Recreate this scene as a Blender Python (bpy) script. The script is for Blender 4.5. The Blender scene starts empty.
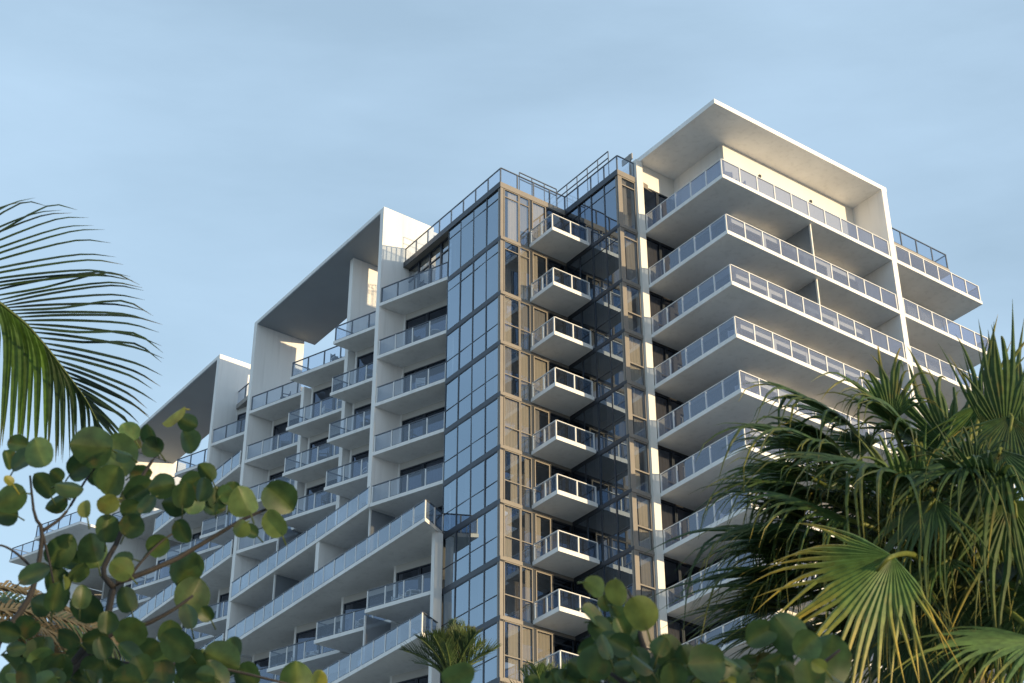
import bpy, bmesh, math, random
from mathutils import Vector, Matrix
random.seed(7)
R = math.radians
SC = bpy.context.scene
COL = SC.collection

# ------------------------------------------------------------------ camera
EYE = 1.6
F_PX, PITCH, ROLL = 1690.0, R(32.3), R(0.14)
cam = bpy.data.cameras.new('camera')
cam_o = bpy.data.objects.new('camera', cam); COL.objects.link(cam_o)
cam.sensor_width = 36.0
cam.lens = F_PX / 1024 * 36.0
cam.clip_start, cam.clip_end = 0.1, 6000
cam_o.location = (0, 0, EYE)
cam_o.rotation_euler = (Matrix.Rotation(R(90) + PITCH, 3, 'X') @ Matrix.Rotation(-ROLL, 3, 'Z')).to_euler()
cam.dof.use_dof = True
cam.dof.focus_distance = 85.0
cam.dof.aperture_fstop = 9.0
SC.camera = cam_o

# ------------------------------------------------------------------ sky and sun
SUN_AZ, SUN_EL = 128.0, 4.0
w = bpy.data.worlds.new("World"); SC.world = w; w.use_nodes = True
nt = w.node_tree; L = nt.links.new
bgn = nt.nodes['Background']
sk = nt.nodes.new('ShaderNodeTexSky'); sk.sky_type = 'NISHITA'; sk.sun_disc = False
sk.sun_elevation, sk.sun_rotation = R(SUN_EL), R(SUN_AZ)
sk.air_density, sk.dust_density, sk.ozone_density = 1.0, 0.8, 1.2
tc = nt.nodes.new('ShaderNodeTexCoord')
mp = nt.nodes.new('ShaderNodeMapping'); mp.inputs['Scale'].default_value = (1.1, 2.6, 4.5)
mp.inputs['Rotation'].default_value = (0.3, 0.2, 0.5)
ns = nt.nodes.new('ShaderNodeTexNoise'); ns.inputs['Scale'].default_value = 2.2
ns.inputs['Detail'].default_value = 7; ns.inputs['Roughness'].default_value = 0.55
rp = nt.nodes.new('ShaderNodeMapRange'); rp.inputs[1].default_value = 0.35; rp.inputs[2].default_value = 0.75
rp.inputs[3].default_value = 0.42; rp.inputs[4].default_value = 0.70
mx = nt.nodes.new('ShaderNodeMix'); mx.data_type = 'RGBA'
L(tc.outputs['Generated'], mp.inputs[0]); L(mp.outputs[0], ns.inputs['Vector']); L(ns.outputs[0], rp.inputs[0])
sz = nt.nodes.new('ShaderNodeSeparateXYZ'); L(tc.outputs['Generated'], sz.inputs[0])
lo = nt.nodes.new('ShaderNodeMapRange'); lo.inputs[1].default_value = 0.0; lo.inputs[2].default_value = 0.42
lo.inputs[3].default_value = 0.32; lo.inputs[4].default_value = 0.0                 # the veil thickens towards the horizon
L(sz.outputs[2], lo.inputs[0])
ad = nt.nodes.new('ShaderNodeMath'); ad.operation = 'ADD'; ad.use_clamp = True
L(rp.outputs[0], ad.inputs[0]); L(lo.outputs[0], ad.inputs[1])
L(ad.outputs[0], mx.inputs[0]); L(sk.outputs[0], mx.inputs[6])
mx.inputs[7].default_value = (1.56, 2.12, 2.72, 1)      # thin high cloud, in sky units
L(mx.outputs[2], bgn.inputs[0]); bgn.inputs[1].default_value = 0.15

sun = bpy.data.lights.new('sun', 'SUN'); sun_o = bpy.data.objects.new('sun', sun); COL.objects.link(sun_o)
sun.energy, sun.angle, sun.color = 2.0, R(0.6), (1.0, 0.76, 0.44)
to_sun = Vector((math.sin(R(SUN_AZ)) * math.cos(R(SUN_EL)), math.cos(R(SUN_AZ)) * math.cos(R(SUN_EL)), math.sin(R(SUN_EL))))
sun_o.rotation_euler = to_sun.to_track_quat('Z', 'Y').to_euler()

vs = SC.view_settings
vs.view_transform = 'Standard'; vs.look = 'None'; vs.gamma = 1; vs.use_curve_mapping = False
vs.exposure = 1.46
try:
    SC.cycles.use_denoising = True
    SC.cycles.max_bounces = 8; SC.cycles.transparent_max_bounces = 16; SC.cycles.diffuse_bounces = 3
    SC.cycles.caustics_reflective = False; SC.cycles.caustics_refractive = False
except Exception:
    pass

# ------------------------------------------------------------------ helpers
sp_, cp_ = math.sin(PITCH), math.cos(PITCH)
def ray_dir(x, y):
    xr, yr = (x - 512) / F_PX, -(y - 341.5) / F_PX
    c, s = math.cos(ROLL), math.sin(ROLL)
    xc, yc = c * xr + s * yr, -s * xr + c * yr
    return Vector((xc, cp_ - sp_ * yc, sp_ + cp_ * yc))
def at(x, y, dist):
    """world point seen at pixel x, y of the photograph, 'dist' metres away along the ground"""
    d = ray_dir(x, y)
    return Vector((0, 0, EYE)) + d * (dist / math.hypot(d.x, d.y))

def tag(o, label=None, cat=None, group=None, kind=None):
    if label: o['label'] = label
    if cat: o['category'] = cat
    if group: o['group'] = group
    if kind: o['kind'] = kind
    return o
def empty(name, loc=(0, 0, 0), rz=0, parent=None):
    o = bpy.data.objects.new(name, None); COL.objects.link(o)
    o.location = loc; o.rotation_euler = (0, 0, rz); o.parent = parent
    o.empty_display_size = 0.3
    return o
class MB:
    def __init__(s): s.v = []; s.f = []; s.c = []; s.cur = (0.5, 0.5, 0, 1); s.mi = {}; s.slot = 0
    def quad(s, *pts):
        n = len(s.v); s.v += [tuple(p) for p in pts]; s.c += [s.cur] * len(pts); s.f.append(tuple(range(n, n + len(pts))))
    def hexa(s, b, t):                       # bottom ring, top ring (same count)
        n = len(s.v); k = len(b); s.v += [tuple(p) for p in b] + [tuple(p) for p in t]; s.c += [s.cur] * (2 * k)
        s.f.append(tuple(range(n + k - 1, n - 1, -1))); s.f.append(tuple(range(n + k, n + 2 * k)))
        for i in range(k):
            j = (i + 1) % k; s.f.append((n + i, n + j, n + k + j, n + k + i))
        if s.slot:
            for q in range(len(s.f) - k - 2, len(s.f)): s.mi[q] = s.slot
    def tube(s, pts, rad, seg=6):
        n0 = len(s.v); pts = [Vector(p) for p in pts]; m = len(pts)
        for i, p in enumerate(pts):
            d = (pts[min(i + 1, m - 1)] - pts[max(i - 1, 0)]).normalized()
            a = d.orthogonal().normalized(); a = Vector((0, 0, 1)).cross(d) if abs(d.z) < .9 else Vector((1, 0, 0)).cross(d); a.normalize(); b = d.cross(a)
            r = rad[i] if isinstance(rad, (list, tuple)) else rad
            for k in range(seg):
                t = 2 * math.pi * k / seg
                s.v.append(tuple(p + a * (r * math.cos(t)) + b * (r * math.sin(t)))); s.c.append(s.cur)
        for i in range(m - 1):
            for k in range(seg):
                k2 = (k + 1) % seg
                s.f.append((n0 + i * seg + k, n0 + i * seg + k2, n0 + (i + 1) * seg + k2, n0 + (i + 1) * seg + k))
        s.f.append(tuple(n0 + k for k in range(seg - 1, -1, -1))); s.f.append(tuple(n0 + (m - 1) * seg + k for k in range(seg)))
    def build(s, name, mat, parent=None, smooth=False, normals=True, colors=False):
        me = bpy.data.meshes.new(name); me.from_pydata(s.v, [], s.f); me.update()
        if normals:
            bm = bmesh.new(); bm.from_mesh(me); bmesh.ops.recalc_face_normals(bm, faces=bm.faces); bm.to_mesh(me); bm.free()
        if colors:
            at_ = me.color_attributes.new('tint', 'FLOAT_COLOR', 'POINT')
            for i, c in enumerate(s.c): at_.data[i].color = c
        if smooth:
            for p in me.polygons: p.use_smooth = True
        for mt_ in (mat if isinstance(mat, (list, tuple)) else [mat]): me.materials.append(mt_)
        for q, sl in s.mi.items(): me.polygons[q].material_index = sl
        o = bpy.data.objects.new(name, me); COL.objects.link(o); o.parent = parent
        return o

# ------------------------------------------------------------------ materials
def mat(name, color, rough=0.6, metal=0.0, noise=0.0, nscale=1.0, bump=0.0, stretch=(1, 1, 1), streak=0.0):
    m = bpy.data.materials.new(name); m.use_nodes = True
    t = m.node_tree; b = t.nodes['Principled BSDF']
    b.inputs['Base Color'].default_value = (*color, 1); b.inputs['Roughness'].default_value = rough
    b.inputs['Metallic'].default_value = metal
    if noise or bump:
        tc = t.nodes.new('ShaderNodeTexCoord'); mpg = t.nodes.new('ShaderNodeMapping'); mpg.inputs['Scale'].default_value = stretch
        n = t.nodes.new('ShaderNodeTexNoise'); n.inputs['Scale'].default_value = nscale; n.inputs['Detail'].default_value = 6
        t.links.new(tc.outputs['Object'], mpg.inputs[0]); t.links.new(mpg.outputs[0], n.inputs['Vector'])
        if noise:
            mr = t.nodes.new('ShaderNodeMapRange'); mr.inputs[1].default_value = .3; mr.inputs[2].default_value = .7
            mr.inputs[3].default_value = 1 - noise; mr.inputs[4].default_value = 1 + noise * .4
            mm = t.nodes.new('ShaderNodeMix'); mm.data_type = 'RGBA'; mm.blend_type = 'MULTIPLY'; mm.inputs[0].default_value = 1
            mm.inputs[6].default_value = (*color, 1)
            t.links.new(n.outputs[0], mr.inputs[0]); t.links.new(mr.outputs[0], mm.inputs[7]); t.links.new(mm.outputs[2], b.inputs['Base Color'])
            if streak:
                mp2 = t.nodes.new('ShaderNodeMapping'); mp2.inputs['Scale'].default_value = (1, 1, .07); t.links.new(tc.outputs['Object'], mp2.inputs[0])
                n2 = t.nodes.new('ShaderNodeTexNoise'); n2.inputs['Scale'].default_value = 3.2; n2.inputs['Detail'].default_value = 5; t.links.new(mp2.outputs[0], n2.inputs['Vector'])
                r2 = t.nodes.new('ShaderNodeMapRange'); r2.inputs[1].default_value = .52; r2.inputs[2].default_value = .74; r2.inputs[3].default_value = 1; r2.inputs[4].default_value = 1 - streak
                t.links.new(n2.outputs[0], r2.inputs[0])
                m5 = t.nodes.new('ShaderNodeMix'); m5.data_type = 'RGBA'; m5.blend_type = 'MULTIPLY'; m5.inputs[0].default_value = 1
                t.links.new(mm.outputs[2], m5.inputs[6]); t.links.new(r2.outputs[0], m5.inputs[7]); t.links.new(m5.outputs[2], b.inputs['Base Color'])
        if bump:
            bn = t.nodes.new('ShaderNodeBump'); bn.inputs['Strength'].default_value = bump; bn.inputs['Distance'].default_value = .02
            t.links.new(n.outputs[0], bn.inputs['Height']); t.links.new(bn.outputs[0], b.inputs['Normal'])
    return m
def glass(name, tint, gloss, fac0, fac1, wobble=0.0, rough=0.0, body=0.0, bodycol=(.5, .6, .7)):
    """architectural pane: tinted transparency under a coated, angle dependent reflection"""
    m = bpy.data.materials.new(name); m.use_nodes = True
    t = m.node_tree; t.nodes.clear(); N = t.nodes.new; LK = t.links.new
    out = N('ShaderNodeOutputMaterial'); tr = N('ShaderNodeBsdfTransparent'); gl = N('ShaderNodeBsdfGlossy')
    tr.inputs[0].default_value = (*tint, 1); gl.inputs[0].default_value = (*gloss, 1); gl.inputs['Roughness'].default_value = rough
    fr = N('ShaderNodeLayerWeight'); fr.inputs[0].default_value = .5      # facing term of the coating, same from both sides
    pw = N('ShaderNodeMath'); pw.operation = 'POWER'; pw.inputs[1].default_value = 2.5; LK(fr.outputs['Facing'], pw.inputs[0])
    mr = N('ShaderNodeMapRange'); mr.inputs[1].default_value = 0; mr.inputs[2].default_value = 1
    mr.inputs[3].default_value = fac0; mr.inputs[4].default_value = fac1
    LK(pw.outputs[0], mr.inputs[0])
    ms = N('ShaderNodeMixShader'); LK(mr.outputs[0], ms.inputs[0])
    base = tr.outputs[0]
    if body:
        df = N('ShaderNodeBsdfDiffuse'); df.inputs[0].default_value = (*bodycol, 1)
        m2 = N('ShaderNodeMixShader'); m2.inputs[0].default_value = body; LK(tr.outputs[0], m2.inputs[1]); LK(df.outputs[0], m2.inputs[2]); base = m2.outputs[0]
    LK(base, ms.inputs[1]); LK(gl.outputs[0], ms.inputs[2]); LK(ms.outputs[0], out.inputs[0])
    if wobble:
        tc = N('ShaderNodeTexCoord'); n = N('ShaderNodeTexNoise'); n.inputs['Scale'].default_value = 0.8; n.inputs['Detail'].default_value = 1.5
        bn = N('ShaderNodeBump'); bn.inputs['Strength'].default_value = wobble; bn.inputs['Distance'].default_value = .05
        LK(tc.outputs['Object'], n.inputs['Vector']); LK(n.outputs[0], bn.inputs['Height']); LK(bn.outputs[0], gl.inputs['Normal'])
    return m
def leaf_mat(name, c0, c1, c2, rough=0.45, trans=0.25, spec=0.4, spots=0.0):
    """tint attribute: r mixes c0 -> c1 (leaf to leaf), b mixes towards c2 (yellowed tips, veins, painted sun)"""
    m = bpy.data.materials.new(name); m.use_nodes = True
    t = m.node_tree; N = t.nodes.new; LK = t.links.new; b = t.nodes['Principled BSDF']; out = t.nodes['Material Output']
    a = N('ShaderNodeAttribute'); a.attribute_name = 'tint'
    sx = N('ShaderNodeSeparateColor'); LK(a.outputs['Color'], sx.inputs[0])
    m1 = N('ShaderNodeMix'); m1.data_type = 'RGBA'; m1.inputs[6].default_value = (*c0, 1); m1.inputs[7].default_value = (*c1, 1)
    LK(sx.outputs[0], m1.inputs[0])
    m2 = N('ShaderNodeMix'); m2.data_type = 'RGBA'; m2.inputs[7].default_value = (*c2, 1)
    LK(m1.outputs[2], m2.inputs[6]); LK(sx.outputs[2], m2.inputs[0])
    tc = N('ShaderNodeTexCoord'); n = N('ShaderNodeTexNoise'); n.inputs['Scale'].default_value = 25; n.inputs['Detail'].default_value = 4
    LK(tc.outputs['Object'], n.inputs['Vector'])
    mr = N('ShaderNodeMapRange'); mr.inputs[1].default_value = .3; mr.inputs[2].default_value = .7; mr.inputs[3].default_value = .7; mr.inputs[4].default_value = 1.25
    LK(n.outputs[0], mr.inputs[0])
    m3 = N('ShaderNodeMix'); m3.data_type = 'RGBA'; m3.blend_type = 'MULTIPLY'; m3.inputs[0].default_value = 1
    LK(m2.outputs[2], m3.inputs[6]); LK(mr.outputs[0], m3.inputs[7])
    if spots:                                                              # brown blotches and dried patches
        n2 = N('ShaderNodeTexNoise'); n2.inputs['Scale'].default_value = 11; n2.inputs['Detail'].default_value = 6; LK(tc.outputs['Object'], n2.inputs['Vector'])
        r2 = N('ShaderNodeMapRange'); r2.inputs[1].default_value = .60; r2.inputs[2].default_value = .70; r2.inputs[3].default_value = 0; r2.inputs[4].default_value = spots
        LK(n2.outputs[0], r2.inputs[0])
        m4 = N('ShaderNodeMix'); m4.data_type = 'RGBA'; m4.inputs[7].default_value = (.16, .10, .03, 1)
        LK(r2.outputs[0], m4.inputs[0]); LK(m3.outputs[2], m4.inputs[6]); m3 = m4
    LK(m3.outputs[2], b.inputs['Base Color']); b.inputs['Roughness'].default_value = rough
    b.inputs['Specular IOR Level'].default_value = spec
    tl = N('ShaderNodeBsdfTranslucent'); LK(m3.outputs[2], tl.inputs[0])
    ms = N('ShaderNodeMixShader'); ms.inputs[0].default_value = trans
    LK(b.outputs[0], ms.inputs[1]); LK(tl.outputs[0], ms.inputs[2]); LK(ms.outputs[0], out.inputs[0])
    return m

M = dict(
    white=mat('white_stucco', (.80, .80, .80), .75, noise=.11, nscale=.55, bump=.15, stretch=(1, 1, .25), streak=.11),
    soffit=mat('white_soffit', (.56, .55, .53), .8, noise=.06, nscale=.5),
    cream=mat('cream_stucco', (.76, .74, .70), .75, noise=.06, nscale=.6, stretch=(1, 1, .3)),
    dark=mat('dark_metal', (.042, .052, .070), .35, metal=.3),
    beige=mat('beige_panel', (.22, .20, .18), .5, noise=.08, nscale=1.5),
    railm=mat('rail_metal', (.11, .125, .15), .4, metal=.4),
    postw=mat('white_rail_metal', (.66, .67, .68), .45),
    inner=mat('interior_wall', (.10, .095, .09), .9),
    cur=mat('curtain', (.54, .50, .43), .9, noise=.04, nscale=2.0, stretch=(3, 3, .3)),
    curg=mat('grey_curtain', (.32, .32, .33), .9, noise=.05, nscale=2.0, stretch=(3, 3, .3)),
    curw=mat('white_curtain', (.70, .69, .67), .9, noise=.04, nscale=2.0, stretch=(3, 3, .3)),
    pane=glass('window_glass', (.40, .43, .47), (.50, .60, .71), .52, .95, wobble=.10),
    paneb=glass('tinted_glass', (.22, .25, .30), (.54, .66, .82), .34, .90, wobble=.06),
    panec=glass('clear_glass', (.74, .74, .73), (.80, .88, 1.0), .26, .85, wobble=.08),
    door=glass('door_glass', (.30, .32, .38), (.6, .72, .95), .13, .7, wobble=.04),
    railg=glass('rail_glass', (.72, .78, .86), (.80, .88, 1.0), .07, .85, body=.02, bodycol=(.45, .55, .68)),
    doorf=mat('navy_door_frame', (.05, .055, .075), .4),
    soffit_shade=mat('shade_dark_soffit', (.27, .30, .34), .8, noise=.05, nscale=.6),  # shade under the frame roof is put into this darker blue-grey
    railb=glass('blue_rail_glass', (.52, .60, .72), (.80, .88, 1.0), .12, .85, body=.16, bodycol=(.50, .62, .76)),
    railt=glass('lavender_rail_glass', (.30, .35, .47), (.75, .85, 1.0), .08, .8, body=.14, bodycol=(.62, .64, .80)),
    screen=glass('screen_glass', (.45, .50, .55), (.75, .85, 1.0), .08, .8, body=.35, bodycol=(.45, .48, .52)),
    conc=mat('grey_concrete', (.32, .31, .30), .85, noise=.15, nscale=2),
    ground=mat('sandy_ground', (.36, .35, .31), .95, noise=.4, nscale=.3),
    bark=mat('palm_bark', (.14, .11, .08), .9, noise=.4, nscale=8, bump=.6, stretch=(1, 1, 4)),
    twig=mat('grey_twig', (.035, .03, .027), .8, noise=.3, nscale=20, bump=.3),
    chair=mat('white_chair', (.70, .70, .70), .4),
    cushion=mat('grey_chair', (.12, .13, .15), .7),
)
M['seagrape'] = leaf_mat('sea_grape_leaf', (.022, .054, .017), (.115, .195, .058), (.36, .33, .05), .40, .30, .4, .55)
M['fan'] = leaf_mat('fan_palm_leaf', (.026, .060, .024), (.095, .175, .045), (.50, .36, .06), .42, .32, .3, .35)
M['coco'] = leaf_mat('coconut_leaflet', (.020, .034, .022), (.10, .19, .025), (.22, .15, .05), .4, .42)
M['date'] = leaf_mat('date_palm_leaflet', (.026, .055, .020), (.075, .125, .035), (.25, .20, .05), .45, .2)
M['dry'] = leaf_mat('dry_palm_leaflet', (.20, .13, .06), (.34, .25, .13), (.09, .055, .03), .7, .15, .15)

# ------------------------------------------------------------------ ground
g = MB()
g.quad((-3000, -3000, 0), (3000, -3000, 0), (3000, 3000, 0), (-3000, 3000, 0))
tag(g.build('ground', M['ground']), kind='structure')

# ------------------------------------------------------------------ the hotel
# plan axes: u runs along the left faces (away to the left), v along the right faces (away to the right), z is above the eye
AZ = R(-36.4)
Uw = Vector((math.sin(AZ), math.cos(AZ), 0)); Vw = Vector((math.cos(AZ), -math.sin(AZ), 0))
U0, V0 = 58.3, 42.25
hotel = empty('hotel_building', Uw * U0 + Vw * V0, math.atan2(-Uw.y, -Uw.x))
tag(hotel, 'tall white hotel tower with stacked glass balconies, saw-tooth bays and a blue glass corner', 'building')
def P(u, v, z): return (U0 - u, v - V0, z + EYE)
G0 = -EYE
ZB = [52.08, 48.62, 45.60, 42.60, 39.60, 36.65, 33.68, 30.70, 27.72, 24.74, 21.76]
ROOF = 55.31

def box(m, u0, u1, v0, v1, z0, z1):
    b = [(u0, v0), (u1, v0), (u1, v1), (u0, v1)]
    m.hexa([P(a, c, z0) for a, c in b], [P(a, c, z1) for a, c in b])
def prism(m, poly, z0, z1):
    m.hexa([P(a, c, z0) for a, c in poly], [P(a, c, z1) for a, c in poly])
class Wall:
    """local frame on a vertical plane: s along from a to b, n outward (towards 'out'), z up"""
    def __init__(s, a, b, out):
        s.a = Vector(a); s.b = Vector(b); s.L = (s.b - s.a).length; s.e = (s.b - s.a) / s.L
        n = Vector((-s.e.y, s.e.x)); s.n = n if n.dot(Vector(out)) > 0 else -n
    def pt(s, x, n, z):
        q = s.a + s.e * x + s.n * n; return P(q.x, q.y, z)
    def box(s, m, x0, x1, n0, n1, z0, z1):
        r = [(x0, n0), (x1, n0), (x1, n1), (x0, n1)]
        m.hexa([s.pt(x, n, z0) for x, n in r], [s.pt(x, n, z1) for x, n in r])
def part(name, m, mt, parent=hotel): return m.build(name, mt, parent)
def slab_part(name, poly, z0, z1, mt=None):
    m = MB(); prism(m, poly, z0, z1); return part(name, m, mt or M['white'])

def curtain(wl, x0, x1, n, z0, z1, mt, parent):
    m = MB(); k = max(4, int((x1 - x0) / .09)); pr = None
    for i in range(k + 1):
        x = x0 + (x1 - x0) * i / k; nn = n + (.012 if i % 2 else -.012) + random.uniform(-.008, .008)
        cu = (wl.pt(x, nn, z0), wl.pt(x, nn, z1))
        if pr: m.quad(pr[0], cu[0], cu[1], pr[1])
        pr = cu
    m.build('curtain', mt, parent, normals=False)
def window(name, wl, x0, x1, z0, z1, transoms=(), mull=(), fm='dark', pm='pane', fw=.07, depth=.10, cur=None, cmat=None):
    m = MB()
    wl.box(m, x0, x0 + fw, -depth, 0, z0, z1); wl.box(m, x1 - fw, x1, -depth, 0, z0, z1)
    wl.box(m, x0 + fw, x1 - fw, -depth, -.002, z0, z0 + fw); wl.box(m, x0 + fw, x1 - fw, -depth, -.002, z1 - fw, z1)
    for t in transoms:
        zt = z0 + (z1 - z0) * t; wl.box(m, x0 + fw, x1 - fw, -depth, -.004, zt - fw * .5, zt + fw * .5)
    for q in mull:
        xq = x0 + (x1 - x0) * q; wl.box(m, xq - fw * .4, xq + fw * .4, -depth, -.006, z0 + fw, z1 - fw)
    o = part(name, m, M[fm])
    p = MB(); t = random.uniform(-.012, .012); t2 = random.uniform(-.012, .012)   # panes are never perfectly plumb
    a = -depth * .5
    p.quad(wl.pt(x0 + fw * .5, a + t, z0 + fw * .5), wl.pt(x1 - fw * .5, a - t, z0 + fw * .5), wl.pt(x1 - fw * .5, a - t + t2, z1 - fw * .5), wl.pt(x0 + fw * .5, a + t + t2, z1 - fw * .5))
    p.build('pane', M[pm], o)
    if cur:
        c0, c1 = cur; curtain(wl, x0 + (x1 - x0) * c0, x0 + (x1 - x0) * c1, -depth - .07, z0 + .02, z1 - .02, cmat or M['cur'], o)
    return o
RAIL_H = 1.06
def railing(parent, pts, zb, posts='postw', top='railm', spacing=1.22, pw=.07, base=.2, h=1.22, gl='railg'):
    """glass balustrade along plan points on the slab whose underside is zb"""
    m = MB(); gm = MB()
    z0, z1 = zb + base, zb + h
    tp = m
    for i in range(len(pts) - 1):
        m.slot = 0
        wl = Wall(pts[i], pts[i + 1], (0, 0) if False else (-.3, -1))
        n = max(1, round(wl.L / spacing))
        for k in range(n + 1):
            if k == 0 and i > 0: continue
            x = wl.L * k / n
            xx = min(max(x, pw * .5), wl.L - pw * .5)
            wl.box(m, xx - pw * .5, xx + pw * .5, -.03, .03, z0, z1 - .045)
        m.slot = 1
        wl.box(tp, -.0, wl.L, -.035, .035, z1 - .047, z1)
        for k in range(n):                                                   # separate panes, none quite in line with the next
            xa, xb = wl.L * k / n + .025, wl.L * (k + 1) / n - .025; q1, q2, q3 = (random.uniform(-.008, .008) for _ in range(3))
            gm.quad(wl.pt(xa, .012 + q1, z0 + .05), wl.pt(xb, .012 + q2, z0 + .05), wl.pt(xb, .012 + q2 + q3, z1 - .05), wl.pt(xa, .012 + q1 + q3, z1 - .05))
        wl.box(tp, 0.03, wl.L - .03, -.015, .025, z0 + .005, z0 + .05)
    m.build('railing', [M[posts], M[top]], parent)
    gm.build('railing_glass', M[gl], parent)

# ---- masses and walls
def wallbox(name, u0, u1, v0, v1, z0, z1, mt='white'):
    m = MB(); box(m, u0, u1, v0, v1, z0, z1); return part(name, m, M[mt])
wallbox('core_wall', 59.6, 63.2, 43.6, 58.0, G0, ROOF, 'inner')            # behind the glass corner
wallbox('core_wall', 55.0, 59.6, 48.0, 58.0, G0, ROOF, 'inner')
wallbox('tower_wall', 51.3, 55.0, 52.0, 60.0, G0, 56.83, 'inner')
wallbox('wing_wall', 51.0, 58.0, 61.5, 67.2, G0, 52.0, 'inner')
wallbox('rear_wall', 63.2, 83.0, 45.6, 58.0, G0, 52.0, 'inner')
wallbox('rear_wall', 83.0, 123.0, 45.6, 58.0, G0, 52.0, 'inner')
# podium below the frame of view
wallbox('podium', 47.9, 58.0, 48.6, 67.4, G0, ZB[10] - .3, 'white')
wallbox('podium', 58.4, 123.0, 42.4, 45.5, G0, ZB[10] - .3, 'white')
wallbox('podium', 54.0, 58.3, 46.8, 48.5, G0, ZB[10] - .3, 'white')

# ---- glass corner, left face and right face; second glass bay
wA = Wall((58.3, 42.25), (63.2, 42.25), (0, -1))
wR = Wall((58.3, 42.25), (58.3, 46.63), (-1, 0))
wB = Wall((53.78, 46.63), (58.3, 46.63), (0, -1))
wC = Wall((53.78, 46.63), (53.78, 47.84), (-1, 0))
lev = [ROOF] + ZB
for j in range(len(lev) - 1):
    zt, zl = lev[j] - .25, lev[j + 1] + .02
    if j == 0: zt = ROOF
    tr = (.80,) if j < 2 else (.40,)
    # spandrel band round the corner
    b = MB(); zs = lev[j + 1]
    wA.box(b, 0.0, 4.9, -.3, .012, zs - .25, zs + .02); part('spandrel', b, M['dark'])
    b = MB(); wB.box(b, 0.0, 4.5, -.3, .012, zs - .15, zs + .02); part('spandrel', b, M['dark'])
    b = MB(); wR.box(b, 0.004, 4.36, -.3, .03, zs - .16, zs + .02); part('beige_spandrel', b, M['beige']); b = MB(); wC.box(b, 0.004, 1.20, -.3, .03, zs - .16, zs + .02); part('beige_spandrel', b, M['beige'])
    # floor plates inside
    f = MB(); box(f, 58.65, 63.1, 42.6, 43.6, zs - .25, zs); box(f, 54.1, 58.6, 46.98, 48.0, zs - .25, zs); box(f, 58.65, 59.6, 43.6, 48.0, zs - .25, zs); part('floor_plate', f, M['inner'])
    for k in range(4):
        cu = None; cm = M['curg']
        if random.random() < .45: cu = random.choice([(.05, .95), (.1, .5), (.4, .95)])
        window('window', wA, .08 + k * 1.205, .08 + (k + 1) * 1.205, zl, zt, tr, fw=.042, depth=.045, cur=cu, cmat=cm)
    for k in range(4):
        cu = random.choice([(.05, .95), (.05, .95), (.05, .5), None])
        window('tinted_window', wB, .06 + k * 1.11, .06 + (k + 1) * 1.11, zl, (lev[j] - .15 if j else ROOF), tr, pm='paneb', fw=.042, depth=.045, cur=cu, cmat=M['curg'])
    zz = lev[j] - .16 if j else ROOF
    cs = [random.choice([(.03, .97), (.03, .55), (.35, .97), (.5, .97), None]) for _ in range(3)]
    trr = (.84,) if j < 2 else (.40,)
    window('beige_window', wR, .24, 1.22, zl, zz, trr, fm='beige', pm='panec', fw=.05, depth=.06, cur=cs[0], cmat=random.choice([M['curw'], M['cur'], M['curg']]))
    window('beige_window', wR, 1.24, 1.92, zl, zz, trr, fm='beige', pm='panec', fw=.045, depth=.06, cur=(.02, .98) if random.random() < .75 else (.5, .98), cmat=random.choice([M['cur'], M['cur'], M['curg']]))
    dm = MB(); wR.box(dm, 1.92, 2.06, -.25, .0, zl, zz); part('pier', dm, M['dark'])
    window('balcony_door', wR, 2.10, 3.05, zl + .05, zz, (), fm='beige', pm='panec', fw=.06, depth=.06, cur=random.choice([(.02, .9), (.02, .45), None]), cmat=random.choice([M['cur'], M['curg']]))
    window('balcony_door', wR, 3.07, 4.3, zl + .05, zz, (.86,), fm='dark', pm='door')
    pm_ = MB(); wR.box(pm_, .0, .2, -.22, .0, zl, zz); part('beige_post', pm_, M['beige'])
    pm_ = MB(); wC.box(pm_, .0, .20, -.22, .0, zl, zz); part('beige_post', pm_, M['beige'])
    window('corner_window', wC, .20, 1.20, zl, zz, trr, fm='beige', pm='panec', cur=random.choice([(.03, .97), (.03, .5), (.3, .97)]), cmat=random.choice([M['cur'], M['curg']]))
# roof fascia (glass corner, its bay beside the fin) and roof rail
rf = MB()
prism(rf, [(58.27, 42.22), (67.82, 42.22), (67.82, 58), (55.0, 58), (53.75, 48.0), (53.75, 46.60), (58.27, 46.60)], ROOF, ROOF + .33)
roof = part('roof_slab', rf, M['beige'])
railing(roof, [(67.75, 42.32), (58.37, 42.32), (58.37, 46.70), (53.85, 46.70), (53.85, 47.9)], ROOF + .13, posts='railm', spacing=1.2, h=1.24)
fs = MB(); wA.box(fs, -.0, 9.5, .034, .06, ROOF - .02, ROOF + .34); fs.build('fascia', M['dark'], roof)
fs = MB(); wB.box(fs, -.0, 4.45, .034, .06, ROOF - .02, ROOF + .34); fs.build('fascia', M['dark'], roof)
wT = Wall((63.25, 42.55), (67.8, 42.55), (0, -1))
for q in range(4): window('window', wT, .02 + q * 1.13, .02 + (q + 1) * 1.13, ZB[0] + .22, ROOF - .02, (.72,), pm='panec', cur=(.02, .98), cmat=M['cur'])
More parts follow.
